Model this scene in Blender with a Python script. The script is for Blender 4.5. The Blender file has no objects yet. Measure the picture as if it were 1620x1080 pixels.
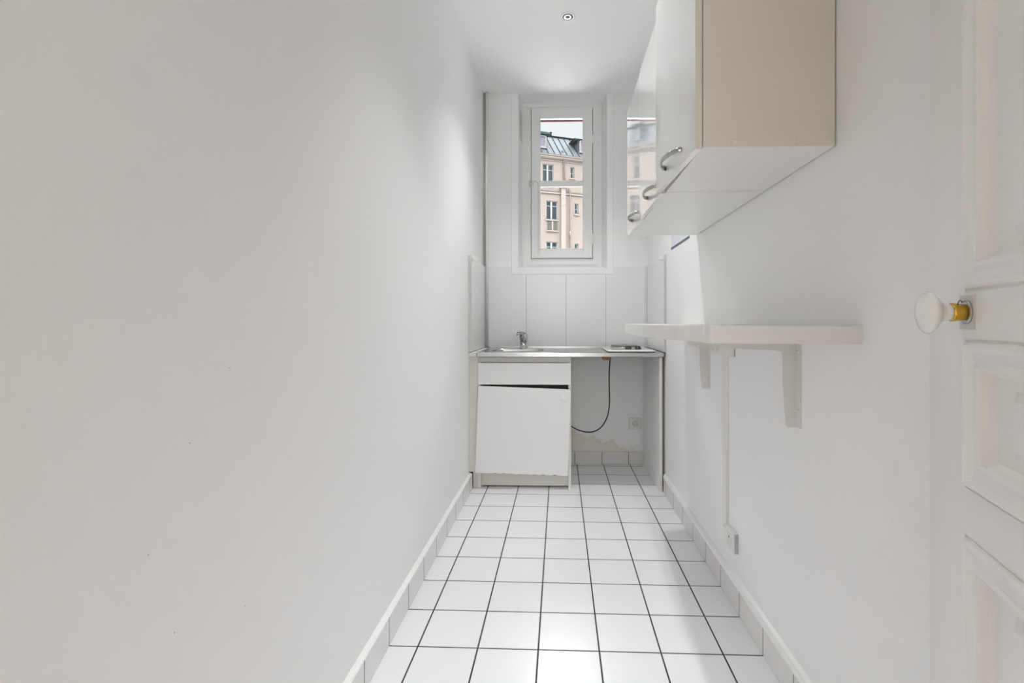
import bpy, bmesh, math, random
from mathutils import Vector, Matrix

# ---------------------------------------------------------------- camera, sky, lights, exposure
scene = bpy.context.scene
COL = scene.collection
CAM_H = 1.07
YAW = math.atan(0.025)
cam_data = bpy.data.cameras.new('camera')
cam_data.sensor_width = 36.0
cam_data.lens = 745.0 / 1620.0 * 36.0
cam_data.shift_x = -(867.3 - 810.0) / 1620.0
cam_data.shift_y = -(540.0 - 510.4) / 1620.0
cam_data.clip_start = 0.02
cam = bpy.data.objects.new('camera', cam_data)
COL.objects.link(cam)
cam.location = (0, 0, CAM_H)
cam.rotation_euler = (math.pi / 2, 0, YAW)
scene.camera = cam

vs = scene.view_settings
vs.view_transform = 'Standard'
vs.look = 'None'
vs.exposure = 0.21
vs.gamma = 1.0
vs.use_curve_mapping = False

SKY_LOW, SKY_HIGH = 0.85, 42.0
SUN_POWER = 0.0
HALL_POWER = 18.5
SPOTS = ((0.0440, 2.690, 50.0, 106.0), (0.0440, 1.60, 40.0, 78.0), (0.0440, 0.50, 7.0, 60.0))     # x, y, watts, beam angle; last two added out of view as fill
world = bpy.data.worlds.new('overcast_sky')
scene.world = world
world.use_nodes = True
wt = world.node_tree
for n in list(wt.nodes):
    wt.nodes.remove(n)
w_out = wt.nodes.new('ShaderNodeOutputWorld')
w_bg = wt.nodes.new('ShaderNodeBackground')
w_tc = wt.nodes.new('ShaderNodeTexCoord')
w_sep = wt.nodes.new('ShaderNodeSeparateXYZ')
w_map = wt.nodes.new('ShaderNodeMapRange')          # thin cloud: pale near the horizon, far brighter overhead
w_map.interpolation_type = 'SMOOTHSTEP'
w_map.inputs['From Min'].default_value = math.sin(math.radians(25.0))
w_map.inputs['From Max'].default_value = math.sin(math.radians(38.0))
w_map.inputs['To Min'].default_value = SKY_LOW
w_map.inputs['To Max'].default_value = SKY_HIGH
wt.links.new(w_tc.outputs['Generated'], w_sep.inputs[0])
wt.links.new(w_sep.outputs['Z'], w_map.inputs['Value'])
w_bg.inputs['Color'].default_value = (0.95, 0.975, 1.0, 1)
wt.links.new(w_map.outputs[0], w_bg.inputs['Strength'])
wt.links.new(w_bg.outputs[0], w_out.inputs['Surface'])


def area(name, loc, rot, sx, sy, power, color=(1, 1, 1), portal=False):
    ld = bpy.data.lights.new(name, 'AREA')
    ld.shape = 'RECTANGLE'
    ld.size, ld.size_y = sx, sy
    ld.energy = power
    ld.color = color
    if portal:
        ld.cycles.is_portal = True
    o = bpy.data.objects.new(name, ld)
    o.location, o.rotation_euler = loc, rot
    COL.objects.link(o)
    return o


# the kitchen window guides the sky's light; an added, unseen fill lamp stands in the room behind
area('window_portal', (0.0128, 3.83, 2.17), (-math.pi / 2, 0, 0), 0.42, 1.12, 1.0, portal=True)
area('hall_fill_light', (-0.05, -3.12, 1.45), (math.pi / 2, 0, 0), 1.5, 2.0, HALL_POWER, (0.93, 0.975, 1.0))

if SUN_POWER > 0:
    sl = bpy.data.lights.new('sun', 'SUN')
    sl.energy = SUN_POWER
    sl.angle = math.radians(3)
    so = bpy.data.objects.new('sun', sl)
    so.rotation_euler = (math.radians(-34), 0, math.radians(6))     # high, from behind the opposite house
    COL.objects.link(so)

cy = scene.cycles
cy.max_bounces = 16
cy.diffuse_bounces = 12
cy.glossy_bounces = 6
cy.transparent_max_bounces = 12
cy.caustics_reflective = False
cy.caustics_refractive = False
cy.sample_clamp_indirect = 6.0
cy.use_denoising = True


# ---------------------------------------------------------------- materials
def new_mat(name):
    m = bpy.data.materials.new(name)
    m.use_nodes = True
    nt = m.node_tree
    return m, nt, nt.nodes['Principled BSDF']


def paint(name, color, rough=0.5, bump=0.0, scale=60.0, stretch=(1, 1, 1), metal=0.0, spec=0.5, mottle=0.0, coat=0.0):
    m, nt, p = new_mat(name)
    p.inputs['Base Color'].default_value = (*color, 1)
    p.inputs['Roughness'].default_value = rough
    p.inputs['Metallic'].default_value = metal
    p.inputs['Specular IOR Level'].default_value = spec
    if coat:
        p.inputs['Coat Weight'].default_value = coat
        p.inputs['Coat Roughness'].default_value = 0.05
    tc = nt.nodes.new('ShaderNodeTexCoord')
    mp = nt.nodes.new('ShaderNodeMapping')
    mp.inputs['Scale'].default_value = stretch
    nt.links.new(tc.outputs['Object'], mp.inputs['Vector'])
    if bump > 0:
        nz = nt.nodes.new('ShaderNodeTexNoise')
        nz.inputs['Scale'].default_value = scale
        nz.inputs['Detail'].default_value = 4
        nt.links.new(mp.outputs[0], nz.inputs['Vector'])
        b = nt.nodes.new('ShaderNodeBump')
        b.inputs['Strength'].default_value = bump
        b.inputs['Distance'].default_value = 0.002
        nt.links.new(nz.outputs['Fac'], b.inputs['Height'])
        nt.links.new(b.outputs[0], p.inputs['Normal'])
    if mottle > 0:
        n2 = nt.nodes.new('ShaderNodeTexNoise')
        n2.inputs['Scale'].default_value = scale * 0.12
        n2.inputs['Detail'].default_value = 5
        nt.links.new(mp.outputs[0], n2.inputs['Vector'])
        mr = nt.nodes.new('ShaderNodeMapRange')
        mr.inputs['To Min'].default_value = 1 - mottle
        mr.inputs['To Max'].default_value = 1 + mottle
        nt.links.new(n2.outputs['Fac'], mr.inputs['Value'])
        mx = nt.nodes.new('ShaderNodeVectorMath')
        mx.operation = 'SCALE'
        mx.inputs[0].default_value = color
        nt.links.new(mr.outputs[0], mx.inputs['Scale'])
        nt.links.new(mx.outputs[0], p.inputs['Base Color'])
    return m


def math_node(nt, op, a, b=None, c=None, clamp=False):
    n = nt.nodes.new('ShaderNodeMath')
    n.operation = op
    n.use_clamp = clamp
    for i, v in enumerate((a, b, c)):
        if v is None:
            continue
        if isinstance(v, (int, float)):
            n.inputs[i].default_value = v
        else:
            nt.links.new(v, n.inputs[i])
    return n.outputs[0]


def tile_material():
    m, nt, p = new_mat('glazed_white_floor_tile')
    tc = nt.nodes.new('ShaderNodeTexCoord')
    sep = nt.nodes.new('ShaderNodeSeparateXYZ')
    nt.links.new(tc.outputs['Object'], sep.inputs[0])
    X, Y = sep.outputs['X'], sep.outputs['Y']
    # distance to the nearest joint across the room
    gx = math_node(nt, 'PINGPONG', math_node(nt, 'ADD', X, 0.470 + 20 * 0.1994), 0.1994 / 2)
    yy = math_node(nt, 'ADD', math_node(nt, 'MULTIPLY', X, 0.0131), Y)
    gy = math_node(nt, 'PINGPONG', math_node(nt, 'ADD', yy, -1.5397 + 20 * 0.1991), 0.1991 / 2)
    g = math_node(nt, 'MINIMUM', gx, math_node(nt, 'ADD', gy, 0.0003))
    mr = nt.nodes.new('ShaderNodeMapRange')
    mr.inputs['From Min'].default_value = 0.0020
    mr.inputs['From Max'].default_value = 0.0032
    nt.links.new(g, mr.inputs['Value'])
    # slight tone difference from tile to tile
    cx_ = math_node(nt, 'FLOOR', math_node(nt, 'DIVIDE', math_node(nt, 'ADD', X, 0.470 + 20 * 0.1994), 0.1994))
    cy_ = math_node(nt, 'FLOOR', math_node(nt, 'DIVIDE', math_node(nt, 'ADD', yy, -1.5397 + 20 * 0.1991), 0.1991))
    cmb = nt.nodes.new('ShaderNodeCombineXYZ')
    nt.links.new(cx_, cmb.inputs[0])
    nt.links.new(cy_, cmb.inputs[1])
    wn = nt.nodes.new('ShaderNodeTexWhiteNoise')
    nt.links.new(cmb.outputs[0], wn.inputs['Vector'])
    ramp = nt.nodes.new('ShaderNodeMix')
    ramp.data_type = 'RGBA'
    ramp.inputs[6].default_value = (0.875, 0.88, 0.905, 1)
    ramp.inputs[7].default_value = (0.90, 0.905, 0.93, 1)
    nt.links.new(wn.outputs['Value'], ramp.inputs[0])
    mix = nt.nodes.new('ShaderNodeMix')
    mix.data_type = 'RGBA'
    mix.inputs[6].default_value = (0.045, 0.045, 0.042, 1)
    nt.links.new(ramp.outputs[2], mix.inputs[7])
    nt.links.new(mr.outputs[0], mix.inputs[0])
    nt.links.new(mix.outputs[2], p.inputs['Base Color'])
    ro = math_node(nt, 'MULTIPLY_ADD', mr.outputs[0], -0.55, 0.85)
    nt.links.new(ro, p.inputs['Roughness'])
    b = nt.nodes.new('ShaderNodeBump')
    b.inputs['Strength'].default_value = 0.6
    b.inputs['Distance'].default_value = 0.0015
    nt.links.new(mr.outputs[0], b.inputs['Height'])
    nt.links.new(b.outputs[0], p.inputs['Normal'])
    return m


def stained_wall_material():
    """white paint with a brown-yellow damp stain low down behind the empty bay"""
    m, nt, p = new_mat('white_wall_with_damp_stain')
    p.inputs['Roughness'].default_value = 0.55
    tc = nt.nodes.new('ShaderNodeTexCoord')
    sep = nt.nodes.new('ShaderNodeSeparateXYZ')
    nt.links.new(tc.outputs['Object'], sep.inputs[0])
    X, Z = sep.outputs['X'], sep.outputs['Z']
    nz = nt.nodes.new('ShaderNodeTexNoise')
    nz.inputs['Scale'].default_value = 14
    nz.inputs['Detail'].default_value = 8
    nz.inputs['Roughness'].default_value = 0.65
    nt.links.new(tc.outputs['Object'], nz.inputs['Vector'])
    # stain outline: 17 cm high on the left, falling away to the right
    top = math_node(nt, 'MULTIPLY_ADD', X, -0.30, 0.290)
    top = math_node(nt, 'ADD', top, math_node(nt, 'MULTIPLY_ADD', nz.outputs['Fac'], 0.22, -0.12))
    d = math_node(nt, 'SUBTRACT', top, Z)
    mask = nt.nodes.new('ShaderNodeMapRange')
    mask.inputs['From Min'].default_value = -0.004
    mask.inputs['From Max'].default_value = 0.012
    nt.links.new(d, mask.inputs['Value'])
    xr = nt.nodes.new('ShaderNodeMapRange')
    xr.inputs['From Min'].default_value = 0.60
    xr.inputs['From Max'].default_value = 0.50
    nt.links.new(X, xr.inputs['Value'])
    fac = math_node(nt, 'MULTIPLY', mask.outputs[0], xr.outputs[0])
    # darker tide line at the rim, mottled inside
    rim = math_node(nt, 'SUBTRACT', 1.0, math_node(nt, 'MULTIPLY', math_node(nt, 'ABSOLUTE', math_node(nt, 'ADD', d, -0.012)), 60), clamp=True)
    n2 = nt.nodes.new('ShaderNodeTexNoise')
    n2.inputs['Scale'].default_value = 45
    n2.inputs['Detail'].default_value = 6
    nt.links.new(tc.outputs['Object'], n2.inputs['Vector'])
    inner = nt.nodes.new('ShaderNodeMix')
    inner.data_type = 'RGBA'
    inner.inputs[6].default_value = (0.70, 0.64, 0.52, 1)
    inner.inputs[7].default_value = (0.86, 0.82, 0.73, 1)
    nt.links.new(n2.outputs['Fac'], inner.inputs[0])
    rimmed = nt.nodes.new('ShaderNodeMix')
    rimmed.data_type = 'RGBA'
    rimmed.inputs[7].default_value = (0.52, 0.42, 0.30, 1)
    nt.links.new(inner.outputs[2], rimmed.inputs[6])
    nt.links.new(math_node(nt, 'MULTIPLY', rim, 0.45), rimmed.inputs[0])
    mix = nt.nodes.new('ShaderNodeMix')
    mix.data_type = 'RGBA'
    mix.inputs[6].default_value = (0.87, 0.87, 0.865, 1)
    nt.links.new(rimmed.outputs[2], mix.inputs[7])
    nt.links.new(math_node(nt, 'MULTIPLY', fac, 0.68), mix.inputs[0])
    nt.links.new(mix.outputs[2], p.inputs['Base Color'])
    return m


def glass_material():
    m = bpy.data.materials.new('window_glass')
    m.use_nodes = True
    nt = m.node_tree
    nt.nodes.clear()
    out = nt.nodes.new('ShaderNodeOutputMaterial')
    mix = nt.nodes.new('ShaderNodeMixShader')
    fr = nt.nodes.new('ShaderNodeFresnel')
    fr.inputs['IOR'].default_value = 1.45
    tr = nt.nodes.new('ShaderNodeBsdfTransparent')
    tr.inputs[0].default_value = (0.97, 0.985, 0.98, 1)
    gl = nt.nodes.new('ShaderNodeBsdfGlossy')
    gl.inputs['Roughness'].default_value = 0.0
    nt.links.new(fr.outputs[0], mix.inputs[0])
    nt.links.new(tr.outputs[0], mix.inputs[1])
    nt.links.new(gl.outputs[0], mix.inputs[2])
    nt.links.new(mix.outputs[0], out.inputs['Surface'])
    return m


def steel_material():
    m, nt, p = new_mat('brushed_stainless_steel')
    p.inputs['Base Color'].default_value = (0.60, 0.595, 0.59, 1)
    p.inputs['Metallic'].default_value = 1.0
    tc = nt.nodes.new('ShaderNodeTexCoord')
    mp = nt.nodes.new('ShaderNodeMapping')
    mp.inputs['Scale'].default_value = (2, 120, 120)
    nz = nt.nodes.new('ShaderNodeTexNoise')
    nz.inputs['Scale'].default_value = 6
    nt.links.new(tc.outputs['Object'], mp.inputs[0])
    nt.links.new(mp.outputs[0], nz.inputs['Vector'])
    mr = nt.nodes.new('ShaderNodeMapRange')
    mr.inputs['To Min'].default_value = 0.16
    mr.inputs['To Max'].default_value = 0.34
    nt.links.new(nz.outputs['Fac'], mr.inputs['Value'])
    nt.links.new(mr.outputs[0], p.inputs['Roughness'])
    return m


def parquet_material():
    m, nt, p = new_mat('oak_parquet')
    tc = nt.nodes.new('ShaderNodeTexCoord')
    br = nt.nodes.new('ShaderNodeTexBrick')
    br.inputs['Color1'].default_value = (0.40, 0.32, 0.24, 1)
    br.inputs['Color2'].default_value = (0.46, 0.37, 0.28, 1)
    br.inputs['Mortar'].default_value = (0.12, 0.07, 0.04, 1)
    br.inputs['Scale'].default_value = 1.0
    br.inputs['Mortar Size'].default_value = 0.002
    br.inputs['Brick Width'].default_value = 0.6
    br.inputs['Row Height'].default_value = 0.09
    nt.links.new(tc.outputs['Object'], br.inputs['Vector'])
    nt.links.new(br.outputs['Color'], p.inputs['Base Color'])
    p.inputs['Roughness'].default_value = 0.35
    return m


def facade_material():
    m, nt, p = new_mat('beige_render_facade')
    p.inputs['Roughness'].default_value = 0.9
    p.inputs['Specular IOR Level'].default_value = 0.1
    tc = nt.nodes.new('ShaderNodeTexCoord')
    mp = nt.nodes.new('ShaderNodeMapping')
    mp.inputs['Scale'].default_value = (1.5, 1.5, 0.25)
    nz = nt.nodes.new('ShaderNodeTexNoise')
    nz.inputs['Scale'].default_value = 2.5
    nz.inputs['Detail'].default_value = 7
    nt.links.new(tc.outputs['Object'], mp.inputs[0])
    nt.links.new(mp.outputs[0], nz.inputs['Vector'])
    mx = nt.nodes.new('ShaderNodeMix')
    mx.data_type = 'RGBA'
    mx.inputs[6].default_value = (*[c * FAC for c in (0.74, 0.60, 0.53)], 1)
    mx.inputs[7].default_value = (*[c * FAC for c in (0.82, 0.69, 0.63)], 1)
    nt.links.new(nz.outputs['Fac'], mx.inputs[0])
    nt.links.new(mx.outputs[2], p.inputs['Base Color'])
    return m


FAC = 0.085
WALLC = (0.868, 0.870, 0.871)
M = {
    'wall': paint('matt_white_wall_paint', WALLC, 0.55, 0.25, 90, (1, 1, 0.35)),
    'ceil': paint('white_ceiling_paint', (0.92, 0.92, 0.92), 0.6, 0.12, 50),
    'trim': paint('white_gloss_trim', (0.88, 0.88, 0.875), 0.35, 0.08, 30),
    'doorpaint': paint('off_white_door_gloss', (0.80, 0.79, 0.775), 0.32, 0.15, 25, (1, 1, 0.3)),
    'tile': tile_material(),
    'skirt': paint('glazed_skirting_tile', (0.76, 0.75, 0.74), 0.25),
    'grout': paint('dark_grout_and_gap_shade', (0.10, 0.10, 0.095), 0.9),  # real joints, painted shade in the sash gap, dark backing of vent slats
    'stain': stained_wall_material(),
    'panel': paint('white_splashback_laminate', (0.83, 0.83, 0.83), 0.22, 0.03, 8),
    'laminate': paint('white_laminate', (0.86, 0.86, 0.855), 0.30, 0.02, 10),
    'gloss': paint('glossy_white_laminate', (0.86, 0.86, 0.855), 0.06, 0.0, 10, coat=1.0),
    'cream': paint('yellowed_white_edging', (0.76, 0.745, 0.69), 0.4),
    'beige': paint('beige_board', (0.70, 0.655, 0.57), 0.5, 0.04, 40, mottle=0.02),
    'chip': paint('exposed_chipboard', (0.36, 0.29, 0.20), 0.9, 0.3, 200),
    'dark': paint('dark_gap', (0.02, 0.02, 0.018), 0.9),
    'steel': steel_material(),
    'chrome': paint('chrome', (0.50, 0.51, 0.53), 0.08, metal=1.0),
    'nickel': paint('satin_nickel', (0.46, 0.455, 0.44), 0.25, metal=1.0),
    'cast': paint('cast_iron_plate', (0.16, 0.16, 0.165), 0.3),
    'enamel': paint('white_enamel', (0.84, 0.84, 0.84), 0.12, coat=0.5),
    'blackplastic': paint('black_plastic', (0.015, 0.015, 0.016), 0.35),
    'bakelite': paint('brown_orange_plastic', (0.34, 0.11, 0.03), 0.4),
    'plastic': paint('white_plastic', (0.80, 0.79, 0.76), 0.35),
    'bracket': paint('off_white_enamelled_metal', (0.72, 0.71, 0.685), 0.4),
    'shelfwhite': paint('white_shelf_paint', (0.75, 0.74, 0.715), 0.4, 0.05, 30),
    'porcelain': paint('white_porcelain', (0.80, 0.80, 0.78), 0.08, coat=0.6),
    'brass': paint('aged_brass', (0.62, 0.38, 0.06), 0.25, metal=1.0),
    'oldmetal': paint('worn_painted_plate', (0.62, 0.60, 0.56), 0.4, 0.6, 60, mottle=0.25),
    'paper': paint('white_paper', (0.78, 0.79, 0.83), 0.7),
    'navy': paint('navy_print', (0.10, 0.12, 0.19), 0.6),
    'greyink': paint('grey_print', (0.45, 0.46, 0.50), 0.7),
    'glass': glass_material(),
    'parquet': parquet_material(),
    'facade': facade_material(),
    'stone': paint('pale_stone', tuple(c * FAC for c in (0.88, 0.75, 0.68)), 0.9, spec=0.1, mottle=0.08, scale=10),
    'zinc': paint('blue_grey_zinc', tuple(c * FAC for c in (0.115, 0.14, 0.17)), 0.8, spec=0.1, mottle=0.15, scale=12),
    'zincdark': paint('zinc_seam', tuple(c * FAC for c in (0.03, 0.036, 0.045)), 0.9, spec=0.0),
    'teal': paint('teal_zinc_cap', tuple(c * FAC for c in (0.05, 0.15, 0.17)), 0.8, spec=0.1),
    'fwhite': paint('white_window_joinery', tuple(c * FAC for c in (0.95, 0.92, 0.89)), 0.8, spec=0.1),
    'fglass': paint('dark_far_pane', (0.006, 0.009, 0.011), 0.5, spec=0.08),
    'curtain': paint('pane_with_lilac_curtain', (0.040, 0.038, 0.050), 0.6, spec=0.1),
    'shadowslot': paint('brown_louvre', (0.018, 0.014, 0.011), 0.8),
    'rust': paint('rusty_downpipe', (0.035, 0.024, 0.017), 0.8, mottle=0.3, scale=20),
    'terracotta': paint('terracotta_pot', (0.06, 0.015, 0.007), 0.8),
    'red': paint('red_awning_cloth', (0.045, 0.014, 0.018), 0.9, spec=0.1),
    'asphalt': paint('pale_street_paving', (0.70, 0.70, 0.69), 0.9),
    'spotdark': paint('dark_lamp_gap', (0.12, 0.12, 0.12), 0.5),
    'lens': paint('frosted_lamp_face', (0.55, 0.55, 0.56), 0.15),
}


# ---------------------------------------------------------------- mesh helpers
class MB:
    """collects shapes in world coordinates; build() makes ONE mesh object"""

    def __init__(self, xf=None):
        self.bm = bmesh.new()
        self.xf = xf or (lambda x, y, z: (x, y, z))
        self.mi = 0

    def v(self, x, y, z):
        return self.bm.verts.new(self.xf(x, y, z))

    def f(self, vs_, smooth=False):
        try:
            fc = self.bm.faces.new(vs_)
        except ValueError:
            return None
        fc.material_index = self.mi
        fc.smooth = smooth
        return fc

    def box(self, x0, x1, y0, y1, z0, z1, bevel=0.0, seg=2):
        vs_ = [self.v(x, y, z) for z in (z0, z1) for y in (y0, y1) for x in (x0, x1)]
        fs = [self.f([vs_[i] for i in q]) for q in ((0, 2, 3, 1), (4, 5, 7, 6), (0, 1, 5, 4), (2, 6, 7, 3), (0, 4, 6, 2), (1, 3, 7, 5))]
        if bevel > 0:
            es = set()
            for fc in fs:
                es.update(fc.edges)
            r = bmesh.ops.bevel(self.bm, geom=list(es), offset=bevel, segments=seg, affect='EDGES', profile=0.5)
            for fc in r['faces']:
                fc.material_index = self.mi
        return self

    def prism(self, poly, a0, a1, axis='z', smooth_side=False):
        """poly: 2-D outline; axis z: (x,y), axis y: (x,z), axis x: (y,z)"""
        def pt(p, a):
            if axis == 'z':
                return self.v(p[0], p[1], a)
            if axis == 'y':
                return self.v(p[0], a, p[1])
            return self.v(a, p[0], p[1])
        A = [pt(p, a0) for p in poly]
        B = [pt(p, a1) for p in poly]
        n = len(poly)
        self.f(A[::-1])
        self.f(B)
        for i in range(n):
            self.f([A[i], A[(i + 1) % n], B[(i + 1) % n], B[i]], smooth_side)
        return self

    def lathe(self, prof, c, axis=(0, 0, 1), n=32, cap=True, smooth=True):
        """prof: list of (distance along axis, radius)"""
        ax = Vector(axis).normalized()
        t = Vector((1, 0, 0)) if abs(ax.x) < 0.9 else Vector((0, 1, 0))
        e1 = ax.cross(t).normalized()
        e2 = ax.cross(e1)
        rings = []
        for h, r in prof:
            ring = []
            for k in range(n):
                a = 2 * math.pi * k / n
                p = Vector(c) + ax * h + e1 * (r * math.cos(a)) + e2 * (r * math.sin(a))
                ring.append(self.v(*p))
            rings.append(ring)
        for i in range(len(rings) - 1):
            for k in range(n):
                self.f([rings[i][k], rings[i][(k + 1) % n], rings[i + 1][(k + 1) % n], rings[i + 1][k]], smooth)
        if cap:
            self.f(rings[0][::-1])
            self.f(rings[-1])
        return self

    def tube(self, pts, r, n=10, radii=None, flat=None):
        pts = [Vector(p) for p in pts]
        rings = []
        prev = None
        for i, p in enumerate(pts):
            d = (pts[min(i + 1, len(pts) - 1)] - pts[max(i - 1, 0)]).normalized()
            if prev is None:
                t = Vector((0, 0, 1)) if abs(d.z) < 0.9 else Vector((0, 1, 0))
                e1 = d.cross(t).normalized()
            else:
                e1 = (prev - d * prev.dot(d)).normalized()
            prev = e1
            e2 = d.cross(e1)
            rr = radii[i] if radii else r
            ring = []
            for k in range(n):
                a = 2 * math.pi * k / n
                q = e1 * (rr * math.cos(a)) + e2 * (rr * math.sin(a))
                if flat:
                    q = e1 * (flat[0] * math.cos(a)) + e2 * (flat[1] * math.sin(a))
                ring.append(self.v(*(p + q)))
            rings.append(ring)
        for i in range(len(rings) - 1):
            for k in range(n):
                self.f([rings[i][k], rings[i][(k + 1) % n], rings[i + 1][(k + 1) % n], rings[i + 1][k]], True)
        self.f(rings[0][::-1])
        self.f(rings[-1])
        return self

    def build(self, name, mats, parent=None, base=None):
        bmesh.ops.remove_doubles(self.bm, verts=self.bm.verts, dist=1e-6)
        bmesh.ops.recalc_face_normals(self.bm, faces=self.bm.faces)
        me = bpy.data.meshes.new(name)
        self.bm.to_mesh(me)
        self.bm.free()
        if not isinstance(mats, (list, tuple)):
            mats = [mats]
        for m in mats:
            me.materials.append(M[m])
        o = bpy.data.objects.new(name, me)
        COL.objects.link(o)
        off = Vector((0, 0, 0))
        if parent is not None:
            o.parent = parent
            off = WORLD[parent.name]
        elif base is not None:
            off = Vector(base)
            o.location = off
        if off.length > 0:
            me.transform(Matrix.Translation(-off))
        WORLD[o.name] = Vector(off)          # child meshes sit at their parent's origin
        return o


WORLD = {}


def tag(o, label=None, cat=None, group=None, kind=None):
    if label:
        o['label'] = label
    if cat:
        o['category'] = cat
    if group:
        o['group'] = group
    if kind:
        o['kind'] = kind
    return o


def empty(name, loc):
    o = bpy.data.objects.new(name, None)
    o.empty_display_size = 0.05
    o.location = loc
    COL.objects.link(o)
    WORLD[o.name] = Vector(loc)
    return o


XL, XR = -0.585, 0.668           # side walls
YB = 3.578                       # back wall
ZC = 2.817                       # ceiling
NL, NR, NB = -0.317, 0.355, 1.485  # niche edges at the wall
NLi, NRi = -0.305, 0.337
YW = 3.75                        # window plane

# ---------------------------------------------------------------- room shell
b = MB(); b.box(XL - 0.02, XR + 0.02, -0.12, YB + 0.02, -0.08, 0.0)
tag(b.build('floor', 'tile'), 'floor of square white glazed tiles with dark grout lines', 'floor', kind='structure')
b = MB(); b.box(XL - 0.02, XR + 0.02, -0.12, YW + 0.14, ZC, ZC + 0.1)
tag(b.build('ceiling', 'ceil'), 'flat white painted ceiling running into the window niche', 'ceiling', kind='structure')
b = MB(); b.box(XL - 0.15, XL, -0.12, YW + 0.12, -0.08, ZC + 0.1)
# small scuffs and pin holes in the plaster
b.mi = 1
for y_, z_ in ((0.655, 0.74), (0.73, 0.88), (0.70, 0.60), (0.86, 0.545), (0.82, 0.99)):
    b.lathe([(0, 0.0012), (0.0002, 0.0012)], (XL, y_, z_), (1, 0, 0), 6)
tag(b.build('wall_left', ['wall', 'greyink']), 'long bare white painted wall on the left', 'wall', kind='structure')
b = MB(); b.box(XR, XR + 0.15, -0.12, YW + 0.12, -0.08, ZC + 0.1)
tag(b.build('wall_right', 'wall'), 'white painted wall carrying the upper cabinets and the shelf', 'wall', kind='structure')
# back wall with the window niche cut through it
b = MB()
b.box(XL, NL, YB, YW + 0.10, -0.02, ZC)
b.box(NR, XR, YB, YW + 0.10, -0.02, ZC)
b.box(NL, NR, YB, YW + 0.10, -0.02, NB)
b.prism([(NL, YB), (NLi, YW), (NLi, YW + 0.10), (NL, YW + 0.10)], NB, ZC)
b.prism([(NR, YB), (NR, YW + 0.10), (NRi, YW + 0.10), (NRi, YW)], NB, ZC)
b.prism([(YB, NB), (YW, NB + 0.031), (YW + 0.1, NB + 0.031), (YW + 0.1, NB)], NL, NR, 'x')
tag(b.build('wall_back', 'stain'), 'white back wall with the deep window niche and a damp stain low down', 'wall', kind='structure')
# wall with the doorway the camera stands in
b = MB()
b.box(XL, -0.46, -0.12, -0.02, 0, ZC)
b.box(0.42, XR, -0.12, -0.02, 0, ZC)
b.box(-0.46, 0.42, -0.12, -0.02, 2.08, ZC)
tag(b.build('wall_front', 'wall'), 'white wall around the doorway opposite the window', 'wall', kind='structure')

# adjoining room behind the doorway
b = MB(); b.box(-2.0, 2.2, -3.3, -0.12, -0.08, 0.0)
tag(b.build('floor_hall', 'parquet'), 'oak parquet floor of the adjoining room', 'floor', kind='structure')
b = MB(); b.box(-2.0, 2.2, -3.3, -0.12, ZC, ZC + 0.1)
tag(b.build('ceiling_hall', 'ceil'), 'white ceiling of the adjoining room', 'ceiling', kind='structure')
b = MB()
b.box(-2.1, -2.0, -3.3, -0.12, 0, ZC)
tag(b.build('wall_hall_left', 'wall'), 'white left wall of the adjoining room', 'wall', kind='structure')
b = MB()
b.box(2.2, 2.3, -3.3, -0.12, 0, ZC)
tag(b.build('wall_hall_right', 'wall'), 'white right wall of the adjoining room', 'wall', kind='structure')
b = MB()
b.box(-2.0, XL - 0.15, -0.12, -0.02, 0, ZC)
b.box(XR + 0.15, 2.2, -0.12, -0.02, 0, ZC)
tag(b.build('wall_hall_front', 'wall'), 'white wall of the adjoining room beside the doorway', 'wall', kind='structure')
b = MB()
b.box(-2.0, -0.85, -3.3, -3.2, 0, ZC)
b.box(0.75, 2.2, -3.3, -3.2, 0, ZC)
b.box(-0.85, 0.75, -3.3, -3.2, 2.5, ZC)
b.box(-0.85, 0.75, -3.3, -3.2, 0, 0.4)
tag(b.build('wall_hall_back', 'wall'), 'white wall with a tall window opening in the adjoining room', 'wall', kind='structure')

# ---------------------------------------------------------------- skirting
def skirting_left():
    b = MB()
    y0, y1 = 0.0, 3.03
    b.mi = 0
    b.box(XL, -0.5655, y0, y1, 0.001, 0.094, 0.001)
    b.mi = 1
    k = 0
    y = 1.5471 - 0.1991 * 8
    while y < y1:
        if y > y0:
            b.box(-0.5655, -0.565, y - 0.0013, y + 0.0013, 0.001, 0.0945)
        y += 0.1991
    b.mi = 2                     # painted bead on top
    b.prism([(XL, 0.094), (-0.567, 0.094), (-0.5685, 0.0965), (XL, 0.1005)], y0, y1, 'y')
    return b.build('baseboard_left', ['skirt', 'grout', 'trim'])


tag(skirting_left(), 'skirting of white tiles with thin dark joints along the left wall', 'skirting', kind='structure')


def skirting_right():
    b = MB()
    y0, y1 = 0.0, 2.985
    b.box(0.6525, XR, y0, y1, 0.001, 0.088, 0.001)
    b.mi = 1
    y = 1.5312 - 0.1991 * 8
    while y < y1:
        if y > y0:
            b.box(0.652, 0.6525, y - 0.0013, y + 0.0013, 0.001, 0.0885)
        y += 0.1991
    return b.build('baseboard_right', ['skirt', 'grout'])


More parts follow.
